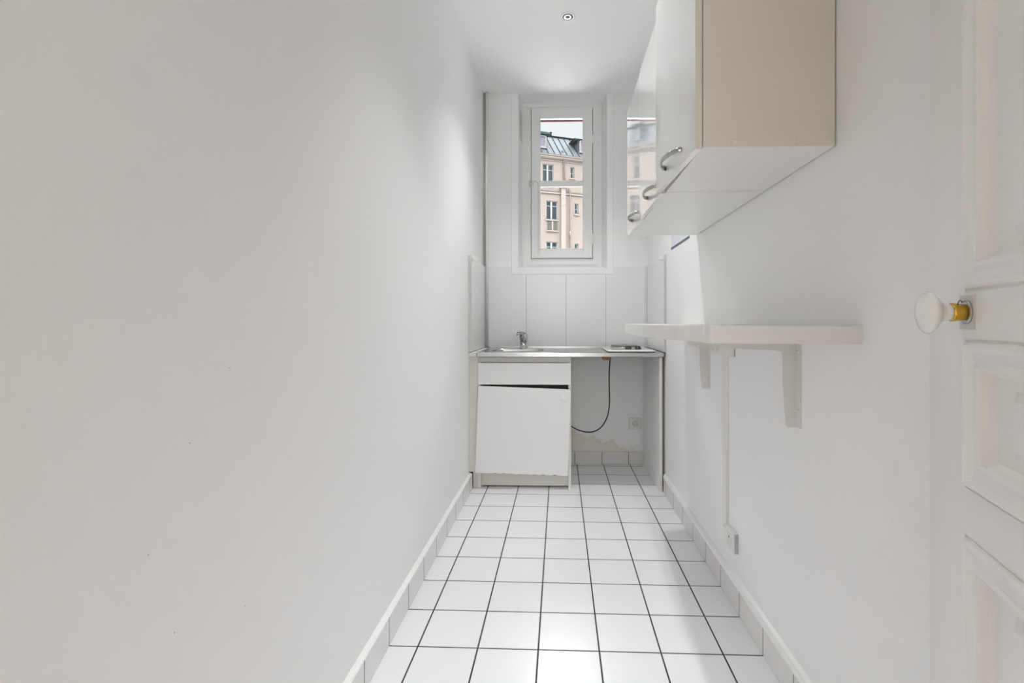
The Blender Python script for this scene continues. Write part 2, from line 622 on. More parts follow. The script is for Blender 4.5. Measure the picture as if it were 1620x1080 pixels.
tag(skirting_right(), 'skirting of white tiles with thin dark joints along the right wall', 'skirting', kind='structure')
b = MB()
b.prism([(XR, 0.0885), (0.6525, 0.0885), (0.6515, 0.094), (0.6535, 0.103), (0.6585, 0.1105), (XR, 0.1165)], 0.0, 3.0, 'y')
tag(b.build('trim_1', 'trim'), 'white rounded bead on top of the right wall skirting tiles', 'moulding', kind='structure')
b = MB()
b.box(0.072, 0.63, YB - 0.013, YB, 0.001, 0.0955, 0.001)
b.mi = 1
for x in (0.1107, 0.3164, 0.5169):
    b.box(x - 0.002, x + 0.002, YB - 0.0135, YB - 0.013, 0.001, 0.096)
tag(b.build('baseboard_back', ['skirt', 'grout']), 'skirting of beige-white tiles at the back of the empty bay', 'skirting', kind='structure')

# flat surround round the niche
b = MB()
SB = 1.437
b.box(-0.3675, NL, YB - 0.0085, YB, SB, ZC, 0.002)
b.box(NR, 0.4025, YB - 0.0085, YB, SB, ZC, 0.002)
b.box(NL, NR, YB - 0.0085, YB, SB, NB, 0.002)
tag(b.build('trim_2', 'trim'), 'flat white surround framing the window niche', 'moulding', kind='structure')

# ---------------------------------------------------------------- window
def window():
    w = empty('window_1', (0.0155, YW, NB + 0.031))
    tag(w, 'narrow white wooden casement window with one transom at the end of the room', 'window', kind='structure')
    zt, zb = ZC, NB + 0.02
    # fixed frame filling the niche
    b = MB()
    y0, y1 = YW, YW + 0.06
    b.box(NLi - 0.01, -0.2318, y0, y1, zb, zt, 0.002)
    b.box(0.262, NRi + 0.015, y0, y1, zb, zt, 0.002)
    b.box(-0.2318, 0.262, y0, y1, 2.776, zt, 0.002)
    b.box(-0.2318, 0.262, y0, y1, zb, 1.579, 0.002)
    b.box(-0.262, 0.292, y0 - 0.012, y0 + 0.01, 1.530, 1.553, 0.003)      # sill nosing
    b.box(NLi + 0.005, -0.272, y0 - 0.006, y0 + 0.01, zb, 2.79, 0.002)
    b.box(0.302, NRi - 0.003, y0 - 0.006, y0 + 0.01, zb, 2.79, 0.002)
    b.box(NLi + 0.005, NRi - 0.003, y0 - 0.006, y0 + 0.01, 2.785, zt, 0.002)
    b.build('window_frame', 'trim', w)
    # sash
    s = MB()
    a0, a1, c0, c1 = -0.2275, 0.2575, 1.5830, 2.7720
    gl, gr, gb, gt = -0.1608, 0.1863, 1.652, 2.698
    ys = YW - 0.012
    s.box(a0, gl, ys, ys + 0.045, c0, c1, 0.0025)
    s.box(gr, a1, ys, ys + 0.045, c0, c1, 0.0025)
    s.box(gl, gr, ys, ys + 0.045, gt, c1, 0.0025)
    s.box(gl, gr, ys, ys + 0.045, c0, gb, 0.0025)
    s.box(gl, gr, ys, ys + 0.045, 2.157, 2.190, 0.003)
    s.box(a0 + 0.025, a1 - 0.004, ys - 0.012, ys, c0 + 0.004, c0 + 0.032, 0.003)     # weather bar
    s.box(a0, a0 + 0.012, ys - 0.006, ys, c0, c1, 0.002)
    sash = s.build('window_sash', 'trim', w)
    bd = MB()
    t = 0.006
    for q0, q1 in ((gb, 2.157), (2.190, gt)):
        bd.box(gl, gl + t, ys - 0.004, ys + 0.02, q0, q1, 0.001)
        bd.box(gr - t, gr, ys - 0.004, ys + 0.02, q0, q1, 0.001)
        bd.box(gl, gr, ys - 0.004, ys + 0.02, q1 - t, q1, 0.001)
        bd.box(gl, gr, ys - 0.004, ys + 0.02, q0, q0 + t, 0.001)
    bd.build('glazing_bead', 'trim', sash)
    for q0, q1 in ((gb, 2.157), (2.190, gt)):
        g = MB(); g.box(gl - 0.003, gr + 0.003, ys + 0.022, ys + 0.025, q0 - 0.003, q1 + 0.003)
        g.build('glass_pane', 'glass', sash)
    # dark strips painting the shade in the gap round the sash
    g = MB()
    g.box(-0.2318, a0, YW + 0.001, YW + 0.04, 1.579, 2.776)
    g.box(a1, 0.262, YW + 0.001, YW + 0.04, 1.579, 2.776)
    g.box(a0, a1, YW + 0.001, YW + 0.04, c1, 2.776)
    g.box(a0, a1, YW + 0.001, YW + 0.04, 1.579, c0)
    g.build('painted_gap_shade', 'grout', w)
    for z0, z1 in ((2.49, 2.555), (1.695, 1.775)):
        h = MB()
        h.lathe([(0, 0.004), (0.002, 0.0055), (z1 - z0 - 0.002, 0.0055), (z1 - z0, 0.004)], (0.2615, ys - 0.006, z0), (0, 0, 1), 12)
        h.box(0.248, 0.275, ys - 0.003, ys, z0 + 0.008, z1 - 0.008, 0.001)
        h.build('hinge', 'trim', w)
    l = MB()
    l.box(-0.247, -0.232, YW - 0.018, YW - 0.006, 2.155, 2.20, 0.003)
    l.box(-0.222, -0.212, ys - 0.012, ys, 2.155, 2.195, 0.003)
    l.tube([(-0.205, ys - 0.004, 2.19), (-0.20, ys - 0.014, 2.193), (-0.182, ys - 0.017, 2.18), (-0.172, ys - 0.015, 2.165)], 0.004)
    l.box(-0.25, -0.21, ys - 0.014, ys - 0.008, 2.17, 2.178, 0.002)
    l.build('latch', 'bracket', w)


window()


def bead_chain():
    c = empty('bead_chain', (-0.1734, YW - 0.030, 1.60))
    tag(c, 'thin metal bead chain with a ring hanging down the left of the window', 'chain')
    b = MB()
    z = 1.615
    while z < 2.165:
        b.lathe([(-0.0021, 0.0006), (-0.001, 0.0019), (0.001, 0.0019), (0.0021, 0.0006)], (-0.1734, YW - 0.030, z), (0, 0, 1), 6)
        z += 0.0065
    b.tube([(-0.1734, YW - 0.030, 1.612), (-0.1734, YW - 0.030, 2.166)], 0.0005, 5)
    b.build('bead_string', 'nickel', c)
    r = MB()
    pts = [(-0.1734 + 0.0125 * math.sin(a), YW - 0.030, 1.597 + 0.0125 * math.cos(a)) for a in [2 * math.pi * k / 20 for k in range(21)]]
    r.tube(pts, 0.0018, 8)
    r.build('ring', 'plastic', c)


bead_chain()

# vent grille on the left cheek of the niche
def grille():
    e = empty('vent_grille', (-0.3105, 3.67, 2.52))
    tag(e, 'small white ventilation grille high on the left cheek of the window niche', 'vent')
    sl = (NLi - NL) / (YW - YB)
    xf = lambda d, y, z: (NL + (y - YB) * sl + d, y, z)
    b = MB(xf)
    b.box(0, 0.004, 3.600, 3.612, 2.50, 2.735)
    b.box(0, 0.004, 3.732, 3.744, 2.50, 2.735)
    b.box(0, 0.004, 3.612, 3.732, 2.50, 2.512)
    b.box(0, 0.004, 3.612, 3.732, 2.723, 2.735)
    b.build('grille_frame', 'plastic', e)
    b = MB(xf)
    for k in range(13):
        z = 2.52 + k * 0.0155
        b.prism([(0.0002, z), (0.0035, z + 0.002), (0.0035, z + 0.005), (0.0002, z + 0.003)], 3.612, 3.732, 'y')
    b.mi = 1
    b.box(0, 0.0003, 3.612, 3.732, 2.512, 2.723)
    b.build('slats', ['plastic', 'grout'], e)


grille()

# ---------------------------------------------------------------- splashbacks
PT = 1.4955
b = MB()
y0 = YB - 0.007
xs = [-0.5645, -0.2564, 0.0459, 0.348, 0.6435, 0.6555]
for i in range(5):
    g0 = 0.0 if i == 0 else 0.0009
    # the panels run up behind the niche surround
    if xs[i] < -0.3675:
        b.prism([(xs[i], 0.885), (xs[i + 1] - 0.0009, 0.885), (xs[i + 1] - 0.0009, SB - 0.001), (-0.369, SB - 0.001), (-0.369, PT), (xs[i], PT)], y0, YB - 0.001, 'y')
    elif xs[i + 1] > 0.4025 and xs[i] < 0.4025:
        b.prism([(xs[i] + g0, 0.885), (xs[i + 1] - 0.0009, 0.885), (xs[i + 1] - 0.0009, PT), (0.404, PT), (0.404, SB - 0.001), (xs[i] + g0, SB - 0.001)], y0, YB - 0.001, 'y')
    elif xs[i] >= 0.6:
        b.box(xs[i] + g0, xs[i + 1], y0, YB - 0.001, 0.885, PT)
    else:
        b.box(xs[i] + g0, xs[i + 1] - 0.0009, y0, YB - 0.001, 0.885, SB - 0.001)
b.mi = 1
b.box(-0.5645, 0.6555, YB - 0.001, YB, 0.885, SB - 0.002)
tag(b.build('splashback', ['panel', 'grout']), 'smooth white panelled splashback with thin vertical joints behind the worktop', 'splashback')


def side_splash(name, x_wall, x_in, yf, yb, label):
    s = 1 if x_in > x_wall else -1
    e = empty(name, ((x_wall + x_in) / 2, yf, 0.885))
    tag(e, label, 'splashback')
    b = MB(); b.box(min(x_wall, x_in), max(x_wall, x_in), yf + 0.012, yb, 0.885, PT, 0.001)
    b.build('panel', 'panel', e)
    b = MB(); b.box(min(x_wall, x_in + s * 0.004), max(x_wall, x_in + s * 0.004), yf, yf + 0.012, 0.885, PT + 0.004, 0.001)
    b.build('edging_strip', 'nickelwhite', e)
    b = MB()
    x = x_in + s * 0.001
    b.lathe([(0, 0.007), (0.003, 0.007), (0.0035, 0.004), (0.012, 0.004)], (x, yf + 0.045, PT - 0.022), (s, 0, 0), 14)
    b.tube([(x + s * 0.011, yf + 0.045, PT - 0.022), (x + s * 0.018, yf + 0.045, PT - 0.026), (x + s * 0.021, yf + 0.045, PT - 0.018), (x + s * 0.021, yf + 0.045, PT - 0.010)], 0.003, 8)
    b.build('hook', 'plastic', e)


M['gap'] = paint('corner_gap_shade', (0.46, 0.44, 0.41), 0.8)  # shade of the corner gap beside the pipe, put into the colour
M['nickelwhite'] = paint('pale_edging_strip', (0.60, 0.60, 0.585), 0.4)
side_splash('side_splashback', XL, -0.5665, 2.985, 3.535, 'white side splashback with pale edging strip and small hook left of the sink')
side_splash('side_splashback', XR, 0.657, 2.975, 3.570, 'white side splashback with pale edging strip and small hook right of the hotplate')

# water pipe in the corner
b = MB()
b.tube([(-0.5520, 3.554, 0.89), (-0.5520, 3.554, ZC)], 0.0098, 16)
b.lathe([(0, 0.0115), (0.002, 0.0125), (0.02, 0.0125), (0.022, 0.0115)], (-0.5520, 3.554, 2.328), (0, 0, 1), 16)
b.box(-0.5555, -0.5485, 3.56, YB, 2.332, 2.344)
b.mi = 1
b.box(-0.5805, -0.5655, 3.570, YB - 0.0005, 1.497, ZC - 0.002)  # strip painting the shade between left wall and pipe
tag(b.build('water_pipe', ['trim', 'gap'], base=(-0.552, 3.554, 0.89)), 'thin white vertical pipe in the far left corner', 'pipe')

# ---------------------------------------------------------------- worktop with sink
def rrect(x0, x1, y0, y1, r, n=6):
    out = []
    for cx, cy_, a0 in ((x1 - r, y1 - r, 0), (x0 + r, y1 - r, 90), (x0 + r, y0 + r, 180), (x1 - r, y0 + r, 270)):
        for k in range(n + 1):
            a = math.radians(a0 + 90 * k / n)
            out.append((cx + r * math.cos(a), cy_ + r * math.sin(a)))
    return out


WX0, WX1, WY0, WY1, WT = -0.530, 0.6565, 2.985, 3.5705, 0.8815


def worktop():
    e = empty('worktop', (0.06, 2.985, 0.852))
    tag(e, 'stainless steel kitchenette worktop with a sunken oval-cornered sink at its left', 'worktop')
    b = MB()
    hole = rrect(-0.475, -0.112, 3.11, 3.43, 0.07)
    # top sheet with a hole: strip the ring between the outer rectangle and the hole
    outer = []
    for (x, y) in hole:
        # project outwards onto the rectangle that surrounds the bowl
        cx, cy_ = -0.2935, 3.27
        dx, dy = x - cx, y - cy_
        sx = ((-0.045 if dx > 0 else WX0) - cx) / dx if abs(dx) > 1e-6 else 1e9
        sy = ((WY1 if dy > 0 else WY0) - cy_) / dy if abs(dy) > 1e-6 else 1e9
        k = min(sx, sy)
        outer.append((cx + dx * k, cy_ + dy * k))
    # make sure corners of the rectangle exist
    corners = [(-0.045, WY1), (WX0, WY1), (WX0, WY0), (-0.045, WY0)]
    for c in corners:
        j = min(range(len(outer)), key=lambda i: (outer[i][0] - c[0]) ** 2 + (outer[i][1] - c[1]) ** 2)
        outer[j] = c
    n = len(hole)
    A = [b.v(x, y, WT) for x, y in outer]
    B = [b.v(x, y, WT) for x, y in hole]
    C = [b.v(-0.2935 + (x + 0.2935) * 0.985, 3.27 + (y - 3.27) * 0.985, WT - 0.006) for x, y in hole]
    for i in range(n):
        j = (i + 1) % n
        b.f([A[i], A[j], B[j], B[i]])
        b.f([B[i], B[j], C[j], C[i]], True)
    b.box(-0.045, WX1, WY0 + 0.0, WY1, WT - 0.0015, WT)
    # front, side and back aprons
    b.box(WX0, WX1, WY0, WY0 + 0.0015, 0.8535, WT)
    b.box(WX0, WX0 + 0.0015, WY0, WY1, 0.8535, WT)
    b.box(WX1 - 0.0015, WX1, WY0, WY1, 0.8535, WT)
    b.box(WX0, WX1, WY0, WY0 + 0.012, 0.8535, 0.855)
    b.box(WX0, WX1, WY1 - 0.004, WY1, WT, WT + 0.010, 0.001)       # upstand
    b.build('sheet', 'steel', e)
    b = MB()
    depth = 0.13
    rings = []
    for z, k in ((WT - 0.006, 0.985), (WT - 0.05, 0.965), (WT - depth + 0.03, 0.94), (WT - depth + 0.008, 0.88), (WT - depth, 0.75), (WT - depth - 0.003, 0.15)):
        rings.append([b.v(-0.2935 + (x + 0.2935) * k, 3.27 + (y - 3.27) * k, z) for x, y in hole])
    for q in range(len(rings) - 1):
        for i in range(n):
            j = (i + 1) % n
            b.f([rings[q][i], rings[q][j], rings[q + 1][j], rings[q + 1][i]], True)
    b.f(rings[-1])
    bowl = b.build('sink_bowl', 'steel', e)
    b = MB()
    b.lathe([(0, 0.034), (0.002, 0.034), (0.003, 0.028), (0.001, 0.022), (0.001, 0.004)], (-0.2935, 3.27, WT - depth - 0.004), (0, 0, 1), 24)
    b.build('drain', 'chrome', bowl)
    for x in (0.363, 0.585):
        b = MB()
        b.lathe([(0, 0.006), (0.004, 0.008), (0.006, 0.006)], (x, 3.03, 0.8475), (0, 0, 1), 12)
        b.build('fixing_clip', 'chrome', e)


worktop()


def faucet():
    x0, y0_, z0 = -0.272, 3.492, WT
    e = empty('faucet', (x0, y0_, z0))
    tag(e, 'small chrome single-lever mixer tap standing behind the sink', 'faucet')
    b = MB()
    b.lathe([(0, 0.031), (0.005, 0.031), (0.009, 0.026), (0.014, 0.024), (0.032, 0.0235)], (x0, y0_, z0), (0, 0, 1), 28)
    b.tube([(x0, y0_, z0 + 0.028), (x0 - 0.004, y0_ - 0.004, z0 + 0.060), (x0 - 0.010, y0_ - 0.012, z0 + 0.090), (x0 - 0.016, y0_ - 0.026, z0 + 0.115)],
           0.02, 20, radii=[0.0235, 0.021, 0.0185, 0.017])
    b.build('body', 'chrome', e)
    b = MB()
    b.tube([(x0 - 0.012, y0_ - 0.012, z0 + 0.096), (x0 - 0.018, y0_ - 0.05, z0 + 0.112), (x0 - 0.024, y0_ - 0.10, z0 + 0.118), (x0 - 0.026, y0_ - 0.128, z0 + 0.112)],
           0.013, 16, radii=[0.014, 0.0135, 0.0125, 0.0125])
    b.lathe([(0, 0.0135), (0.020, 0.0135)], (x0 - 0.026, y0_ - 0.128, z0 + 0.094), (0, 0, 1), 20)
    b.build('spout', 'chrome', e)
    b = MB()
    b.tube([(x0 + 0.004, y0_ + 0.002, z0 + 0.110), (x0 + 0.014, y0_, z0 + 0.116), (x0 + 0.026, y0_ - 0.003, z0 + 0.104), (x0 + 0.028, y0_ - 0.005, z0 + 0.075), (x0 + 0.024, y0_ - 0.006, z0 + 0.045)],
           0.005, 10, radii=[0.008, 0.006, 0.005, 0.005, 0.006])
    b.build('lever', 'chrome', e)


faucet()


def hotplate():
    e = empty('electric_hotplate', (0.455, 3.25, WT))
    tag(e, 'white enamel electric hotplate with one round burner and two black knobs on the worktop', 'hob')
    b = MB()
    lo, hi = rrect(0.303, 0.612, 3.005, 3.50, 0.028), rrect(0.316, 0.599, 3.018, 3.487, 0.022)
    rings = [[b.v(x, y, z) for x, y in poly] for z, poly in ((WT + 0.0005, rrect(0.307, 0.608, 3.009, 3.496, 0.026)), (WT + 0.005, lo), (WT + 0.009, lo), (WT + 0.015, hi))]
    n = len(lo)
    for q in range(3):
        for i in range(n):
            j = (i + 1) % n
            b.f([rings[q][i], rings[q][j], rings[q + 1][j], rings[q + 1][i]], True)
    b.f(rings[-1])
    b.f(rings[0][::-1])
    b.build('body', 'enamel', e)
    t = WT + 0.015
    b = MB()
    b.lathe([(0, 0.100), (0.003, 0.100), (0.008, 0.095), (0.009, 0.092)], (0.450, 3.315, t), (0, 0, 1), 48)
    b.build('chrome_ring', 'chrome', e)
    b = MB()
    b.lathe([(0.004, 0.090), (0.017, 0.090), (0.0185, 0.087), (0.0185, 0.030), (0.0165, 0.026), (0.0165, 0.004)], (0.450, 3.315, t), (0, 0, 1), 48)
    b.build('burner_plate', 'cast', e)
    for x in (0.453, 0.517):
        b = MB()
        b.lathe([(0, 0.021), (0.003, 0.021), (0.004, 0.016), (0.018, 0.0145), (0.020, 0.012)], (x, 3.135, t), (0, 0, 1), 20)
        b.box(x - 0.021, x + 0.021, 3.130, 3.140, t + 0.004, t + 0.012, 0.002)
        b.build('knob', 'blackplastic', e)


hotplate()

# ---------------------------------------------------------------- base cabinet and end boards
def base_cabinet():
    e = empty('base_cabinet', (-0.23, 3.03, 0))
    tag(e, 'white sink base cabinet with a sagging door ajar under the worktop', 'cabinet')
    b = MB()
    x0, x1, yf, yb = -0.530, 0.0715, 3.030, 3.555
    t = 0.018
    zt = 0.852
    for xa in (x0, x1 - t):
        b.box(xa, xa + t, yf, yb, 0.0, 0.735 if xa < -0.9 else zt, 0.0008)
    b.box(x0 + t, x1 - t, yf + 0.03, yb, 0.118, 0.118 + t)
    b.box(x0 + t, x1 - t, yb - 0.006, yb, 0.118, 0.70)
    b.box(x0 + t, x1 - t, yf, yf + 0.018, 0.8145, zt)
    b.box(x0 + t, x1 - t, yf + 0.002, yf + 0.016, 0.690, 0.730)
    b.build('carcass', 'cream', e)
    b = MB(); b.box(x0 + t, x1 - t, yf + 0.035, yf + 0.05, 0.010, 0.117)
    b.build('kick_board', 'cream', e)
    b = MB(); b.box(-0.527, 0.0695, 3.010, 3.028, 0.674, 0.8125, 0.0012)
    b.build('drawer_front', 'laminate', e)
    # door: sagged clockwise by about two degrees, edge chipped at the bottom
    rnd = random.Random(4)
    ang = -0.036
    W, H = 0.594, 0.557
    px, pz = -0.5235, 0.6645
    yaw = 0.004

    def xf(u, y, v):
        X_ = px + u * math.cos(ang) - v * math.sin(ang)
        Z_ = pz + u * math.sin(ang) + v * math.cos(ang)
        return (X_, y - u * yaw * 0, Z_)
    b = MB(xf)
    r = 0.012
    poly = [(0, 0)]
    poly += [(W - r + r * math.sin(a), -r + r * math.cos(a)) for a in [math.pi / 2 * k / 5 for k in range(6)]]
    steps = 46
    for k in range(steps + 1):
        u = W * (1 - k / steps)
        v = -H + (rnd.choice((0, 0, 0.0015, 0.004)) if 2 < k < steps - 8 else 0)
        poly.append((u, v + 0.006 * (u / W)))
    b.prism(poly, 3.009, 3.012, 'y')
    face = b.build('door', 'laminate', e)
    b = MB(xf)
    b.prism([(0.001, -0.001), (W - 0.006, -0.001), (W - 0.001, -0.006), (W - 0.001, -H + 0.0045), (0.001, -H - 0.0005)], 3.012, 3.028, 'y')
    b.build('door_core', 'chip', face)
    b = MB(xf)
    b.prism([(-0.0005, 0.0003), (W - 0.008, 0.0003), (W - 0.008, -0.002), (-0.0005, -0.002)], 3.012, 3.028, 'y')
    b.build('edge_band', 'cream', face)
    b = MB(xf)
    b.prism([(W - 0.003, -0.010), (W + 0.0003, -0.010), (W + 0.0003, -H + 0.01), (W - 0.003, -H + 0.01)], 3.012, 3.028, 'y')
    b.build('edge_band', 'cream', face)
    b = MB()
    b.lathe([(0, 0.024), (0.002, 0.024), (0.004, 0.021), (0.003, 0.016), (0.003, 0.013), (0.008, 0.012), (0.010, 0.008)], (0.0245, 3.009, 0.583), (0, -1, 0), 28)
    b.build('door_knob', 'laminate', face)


base_cabinet()

b = MB()
b.box(XL, -0.5315, 3.030, 3.044, 0.108, 0.853, 0.001)
b.box(-0.5635, -0.5315, 3.044, 3.060, 0.0, 0.115, 0.001)
b.box(XL, -0.5315, 2.990, 3.535, 0.8535, 0.880, 0.002)
tag(b.build('filler_strip', 'cream', base=(-0.56, 3.03, 0)), 'narrow cream-white filler strip between the left wall and the base cabinet', 'board')

b = MB()
b.box(0.629, 0.647, 3.000, 3.560, 0.0, 0.852, 0.0012)
b.mi = 1
b.box(0.6285, 0.6475, 2.999, 3.0003, 0.0015, 0.8515, 0.0)
tag(b.build('end_board', ['laminate', 'cream'], base=(0.638, 3.0, 0)), 'tall white laminate board holding up the right end of the worktop', 'board')

# ---------------------------------------------------------------- cable and sockets
def cable():
    e = empty('power_cable', (0.35, 3.2, 0.27))
    tag(e, 'black cable hanging in a loop from a brown terminal block under the worktop', 'cable')
    pts = [(0.340, 3.215, 0.822), (0.341, 3.23, 0.80), (0.342, 3.27, 0.76), (0.3435, 3.30, 0.70), (0.347, 3.33, 0.62), (0.351, 3.35, 0.53), (0.350, 3.37, 0.46), (0.338, 3.385, 0.395),
           (0.310, 3.40, 0.335), (0.272, 3.41, 0.297), (0.230, 3.42, 0.279), (0.187, 3.43, 0.277), (0.140, 3.44, 0.286), (0.095, 3.45, 0.305), (0.075, 3.45, 0.318), ]
    # smooth with Catmull-Rom
    P = [Vector(p) for p in pts]
    out = []
    for i in range(len(P) - 1):
        p0, p1, p2, p3 = P[max(i - 1, 0)], P[i], P[i + 1], P[min(i + 2, len(P) - 1)]
        for k in range(5):
            t = k / 5
            out.append(0.5 * ((2 * p1) + (-p0 + p2) * t + (2 * p0 - 5 * p1 + 4 * p2 - p3) * t * t + (-p0 + 3 * p1 - 3 * p2 + p3) * t ** 3))
    out.append(P[-1])
    b = MB(); b.tube(out, 0.0045, 10)
    b.build('cord', 'blackplastic', e)
    b = MB()
    b.prism([(0.277, 0.853), (0.347, 0.853), (0.347, 0.826), (0.342, 0.819), (0.292, 0.819), (0.284, 0.828)], 3.185, 3.235, 'y')
    b.build('terminal_block', 'bakelite', e)


cable()


def flush_socket():
    e = empty('wall_socket', (0.567, YB, 0.31))
    tag(e, 'square white flush socket low on the back wall inside the empty bay', 'socket')
    b = MB(); b.box(0.5225, 0.6115, YB - 0.009, YB, 0.269, 0.3495, 0.003)
    b.mi = 1
    b.box(0.5205, 0.6135, YB - 0.0015, YB, 0.267, 0.3515)
    b.build('cover_plate', ['plastic', 'greyink'], e)
    c = (0.568, YB - 0.009, 0.309)
    b = MB()
    b.lathe([(0, 0.0235), (0.0022, 0.0235), (0.0030, 0.0225), (0.0030, 0.0205), (0.0006, 0.0195), (0.0006, 0.004)], c, (0, -1, 0), 28)
    ins = b.build('insert', 'bracket', e)
    b = MB()
    for dx, dz in ((-0.0095, -0.001), (0.0095, -0.001), (0.0, 0.0105)):
        b.box(c[0] + dx - 0.0026, c[0] + dx + 0.0026, c[1] - 0.0012, c[1] - 0.0002, c[2] + dz - 0.0026, c[2] + dz + 0.0026)
    for k in range(0, 24, 2):
        a = 2 * math.pi * k / 24
        b.box(c[0] + 0.0172 * math.cos(a) - 0.0011, c[0] + 0.0172 * math.cos(a) + 0.0011, c[1] - 0.0012, c[1] - 0.0002, c[2] + 0.0172 * math.sin(a) - 0.0011, c[2] + 0.0172 * math.sin(a) + 0.0011)
    b.build('contacts', 'greyink', ins)


flush_socket()


def low_socket():
    e = empty('wall_socket', (XR, 1.84, 0.20))
    tag(e, 'white surface-mounted socket on the right wall just above the skirting', 'socket')
    b = MB()
    b.box(0.650, XR, 1.785, 1.868, 0.200, 0.278, 0.004)
    b.build('cover_plate', 'plastic', e)
    b = MB()
    b.box(0.6485, 0.6505, 1.806, 1.846, 0.216, 0.262, 0.001)
    b.mi = 1
    b.box(0.648, 0.6487, 1.822, 1.830, 0.246, 0.252)
    b.build('insert', ['bracket', 'dark'], e)
    b = MB()
    b.prism([(XR, 1.870), (0.655, 1.870), (0.652, 1.900), (0.660, 1.925), (XR, 1.925)], 0.213, 0.262)
    b.build('side_module', 'plastic', e)
    b = MB()
    b.box(0.655, XR, 1.78, 1.7865, 0.203, 0.275)
    b.build('side_rim', 'greyink', e)


low_socket()

b = MB()
b.box(0.656, XR, 1.882, 1.922, 0.262, 0.936, 0.0015)
b.mi = 1
b.box(0.6662, XR, 1.8795, 1.8822, 0.27, 0.93)
tag(b.build('cable_trunking', ['plastic', 'skirt'], base=(XR, 1.90, 0.262)), 'slim white vertical cable trunking running down the right wall between the sockets', 'trunking')


def double_socket():
    e = empty('wall_socket', (XR, 1.92, 0.94))
    tag(e, 'white double socket on the right wall directly beneath the shelf', 'socket')
    b = MB()
    b.box(0.640, XR, 1.815, 2.03, 0.938, 1.012, 0.003)
    b.build('box', 'plastic', e)
    for y in (1.93, 1.985):
        b = MB()
        b.lathe([(0, 0.023), (0.0015, 0.023), (0.0015, 0.020), (0.0005, 0.002)], (0.640, y, 0.974), (-1, 0, 0), 24)
        b.mi = 1
        b.prism([(y - 0.012, 0.962), (y + 0.012, 0.962), (y, 0.948)], 0.6375, 0.6395, 'x')
        b.build('insert', ['bracket', 'skirt'], e)
    b = MB(); b.box(0.664, XR, 1.8115, 1.815, 0.941, 1.010)
    b.build('side_rim', 'greyink', e)


double_socket()

# ---------------------------------------------------------------- wall shelf and brackets
ST, SBt = 1.0632, 1.0222
outline = [(XR, 1.0545), (0.350, 1.094), (0.344, 1.100), (0.349, 1.16), (0.345, 1.22), (0.334, 1.27), (0.318, 1.32), (0.302, 1.40), (0.290, 1.52), (0.287, 1.65), (0.291, 1.82), (0.301, 2.02), (0.318, 2.24), (0.338, 2.46), (0.348, 2.53), (XR, 2.56)]
b = MB()
b.prism(outline, SBt, ST)
bmesh.ops.bevel(b.bm, geom=[ed for ed in b.bm.edges if abs(ed.verts[0].co.z - ed.verts[1].co.z) < 1e-5], offset=0.0015, segments=2, affect='EDGES')
tag(b.build('wall_shelf', 'shelfwhite', base=(XR, 1.8, SBt)), 'thick cream-white shelf with a bowed front edge on the right wall', 'shelf')


def bracket(y, label):
    e = empty('shelf_bracket', (XR, y, 0.774))
    tag(e, label, 'bracket', group='pressed metal brackets under the shelf')
    xb = XR - 0.002
    # side web, L outline in (x, z)
    z1 = SBt - 0.0015
    poly = [(xb, z1), (0.366, z1), (0.362, z1 - 0.010), (0.366, z1 - 0.017), (0.50, z1 - 0.024), (0.600, z1 - 0.0285), (0.627, z1 - 0.032), (0.6285, z1 - 0.045), (0.629, 0.90), (0.634, 0.82), (0.637, 0.782), (0.642, 0.7745), (xb, 0.7745)]
    b = MB()
    b.prism(poly, y + 0.008, y + 0.010, 'y')
    b.build('web', 'bracket', e)
    b = MB()
    b.box(xb - 0.0005, XR - 0.0005, y - 0.018, y + 0.010, 0.776, z1, 0.001)
    b.box(0.375, xb, y - 0.015, y + 0.010, z1 - 0.0005, SBt - 0.0002)
    b.build('flange', 'bracket', e)
    for z in (0.991, 0.8275):
        s = MB()
        s.lathe([(0, 0.006), (0.001, 0.006), (0.0025, 0.0035), (0.0028, 0.001)], (xb - 0.0005, y - 0.006, z), (-1, 0, 0), 14)
        s.mi = 1
        s.box(xb - 0.0036, xb - 0.003, y - 0.009, y - 0.003, z - 0.0006, z + 0.0006)
        s.build('screw', ['bracket', 'dark'], e)


bracket(1.338, 'cream-white metal shelf bracket nearest the panelled door')
bracket(2.128, 'cream-white metal shelf bracket farther from the door, near the hotplate')

# ---------------------------------------------------------------- upper cabinets
CB, CT = 1.497, 2.100


def bow_handle(parent, xface, y0_, y1_, z, lean=0.0):
    b = MB()
    n = 14
    pts = []
    for k in range(n + 1):
        t = k / n
        y = y0_ + (y1_ - y0_) * t
        out = 0.030 * (math.sin(math.pi * t) ** 0.55)
        if k in (0, n):
            out = 0.0
        pts.append((xface + lean * (y - y0_) - out, y, z))
    b.tube(pts, 0.005, 10, flat=(0.0035, 0.0075))
    b.build('handle', 'nickel', parent)


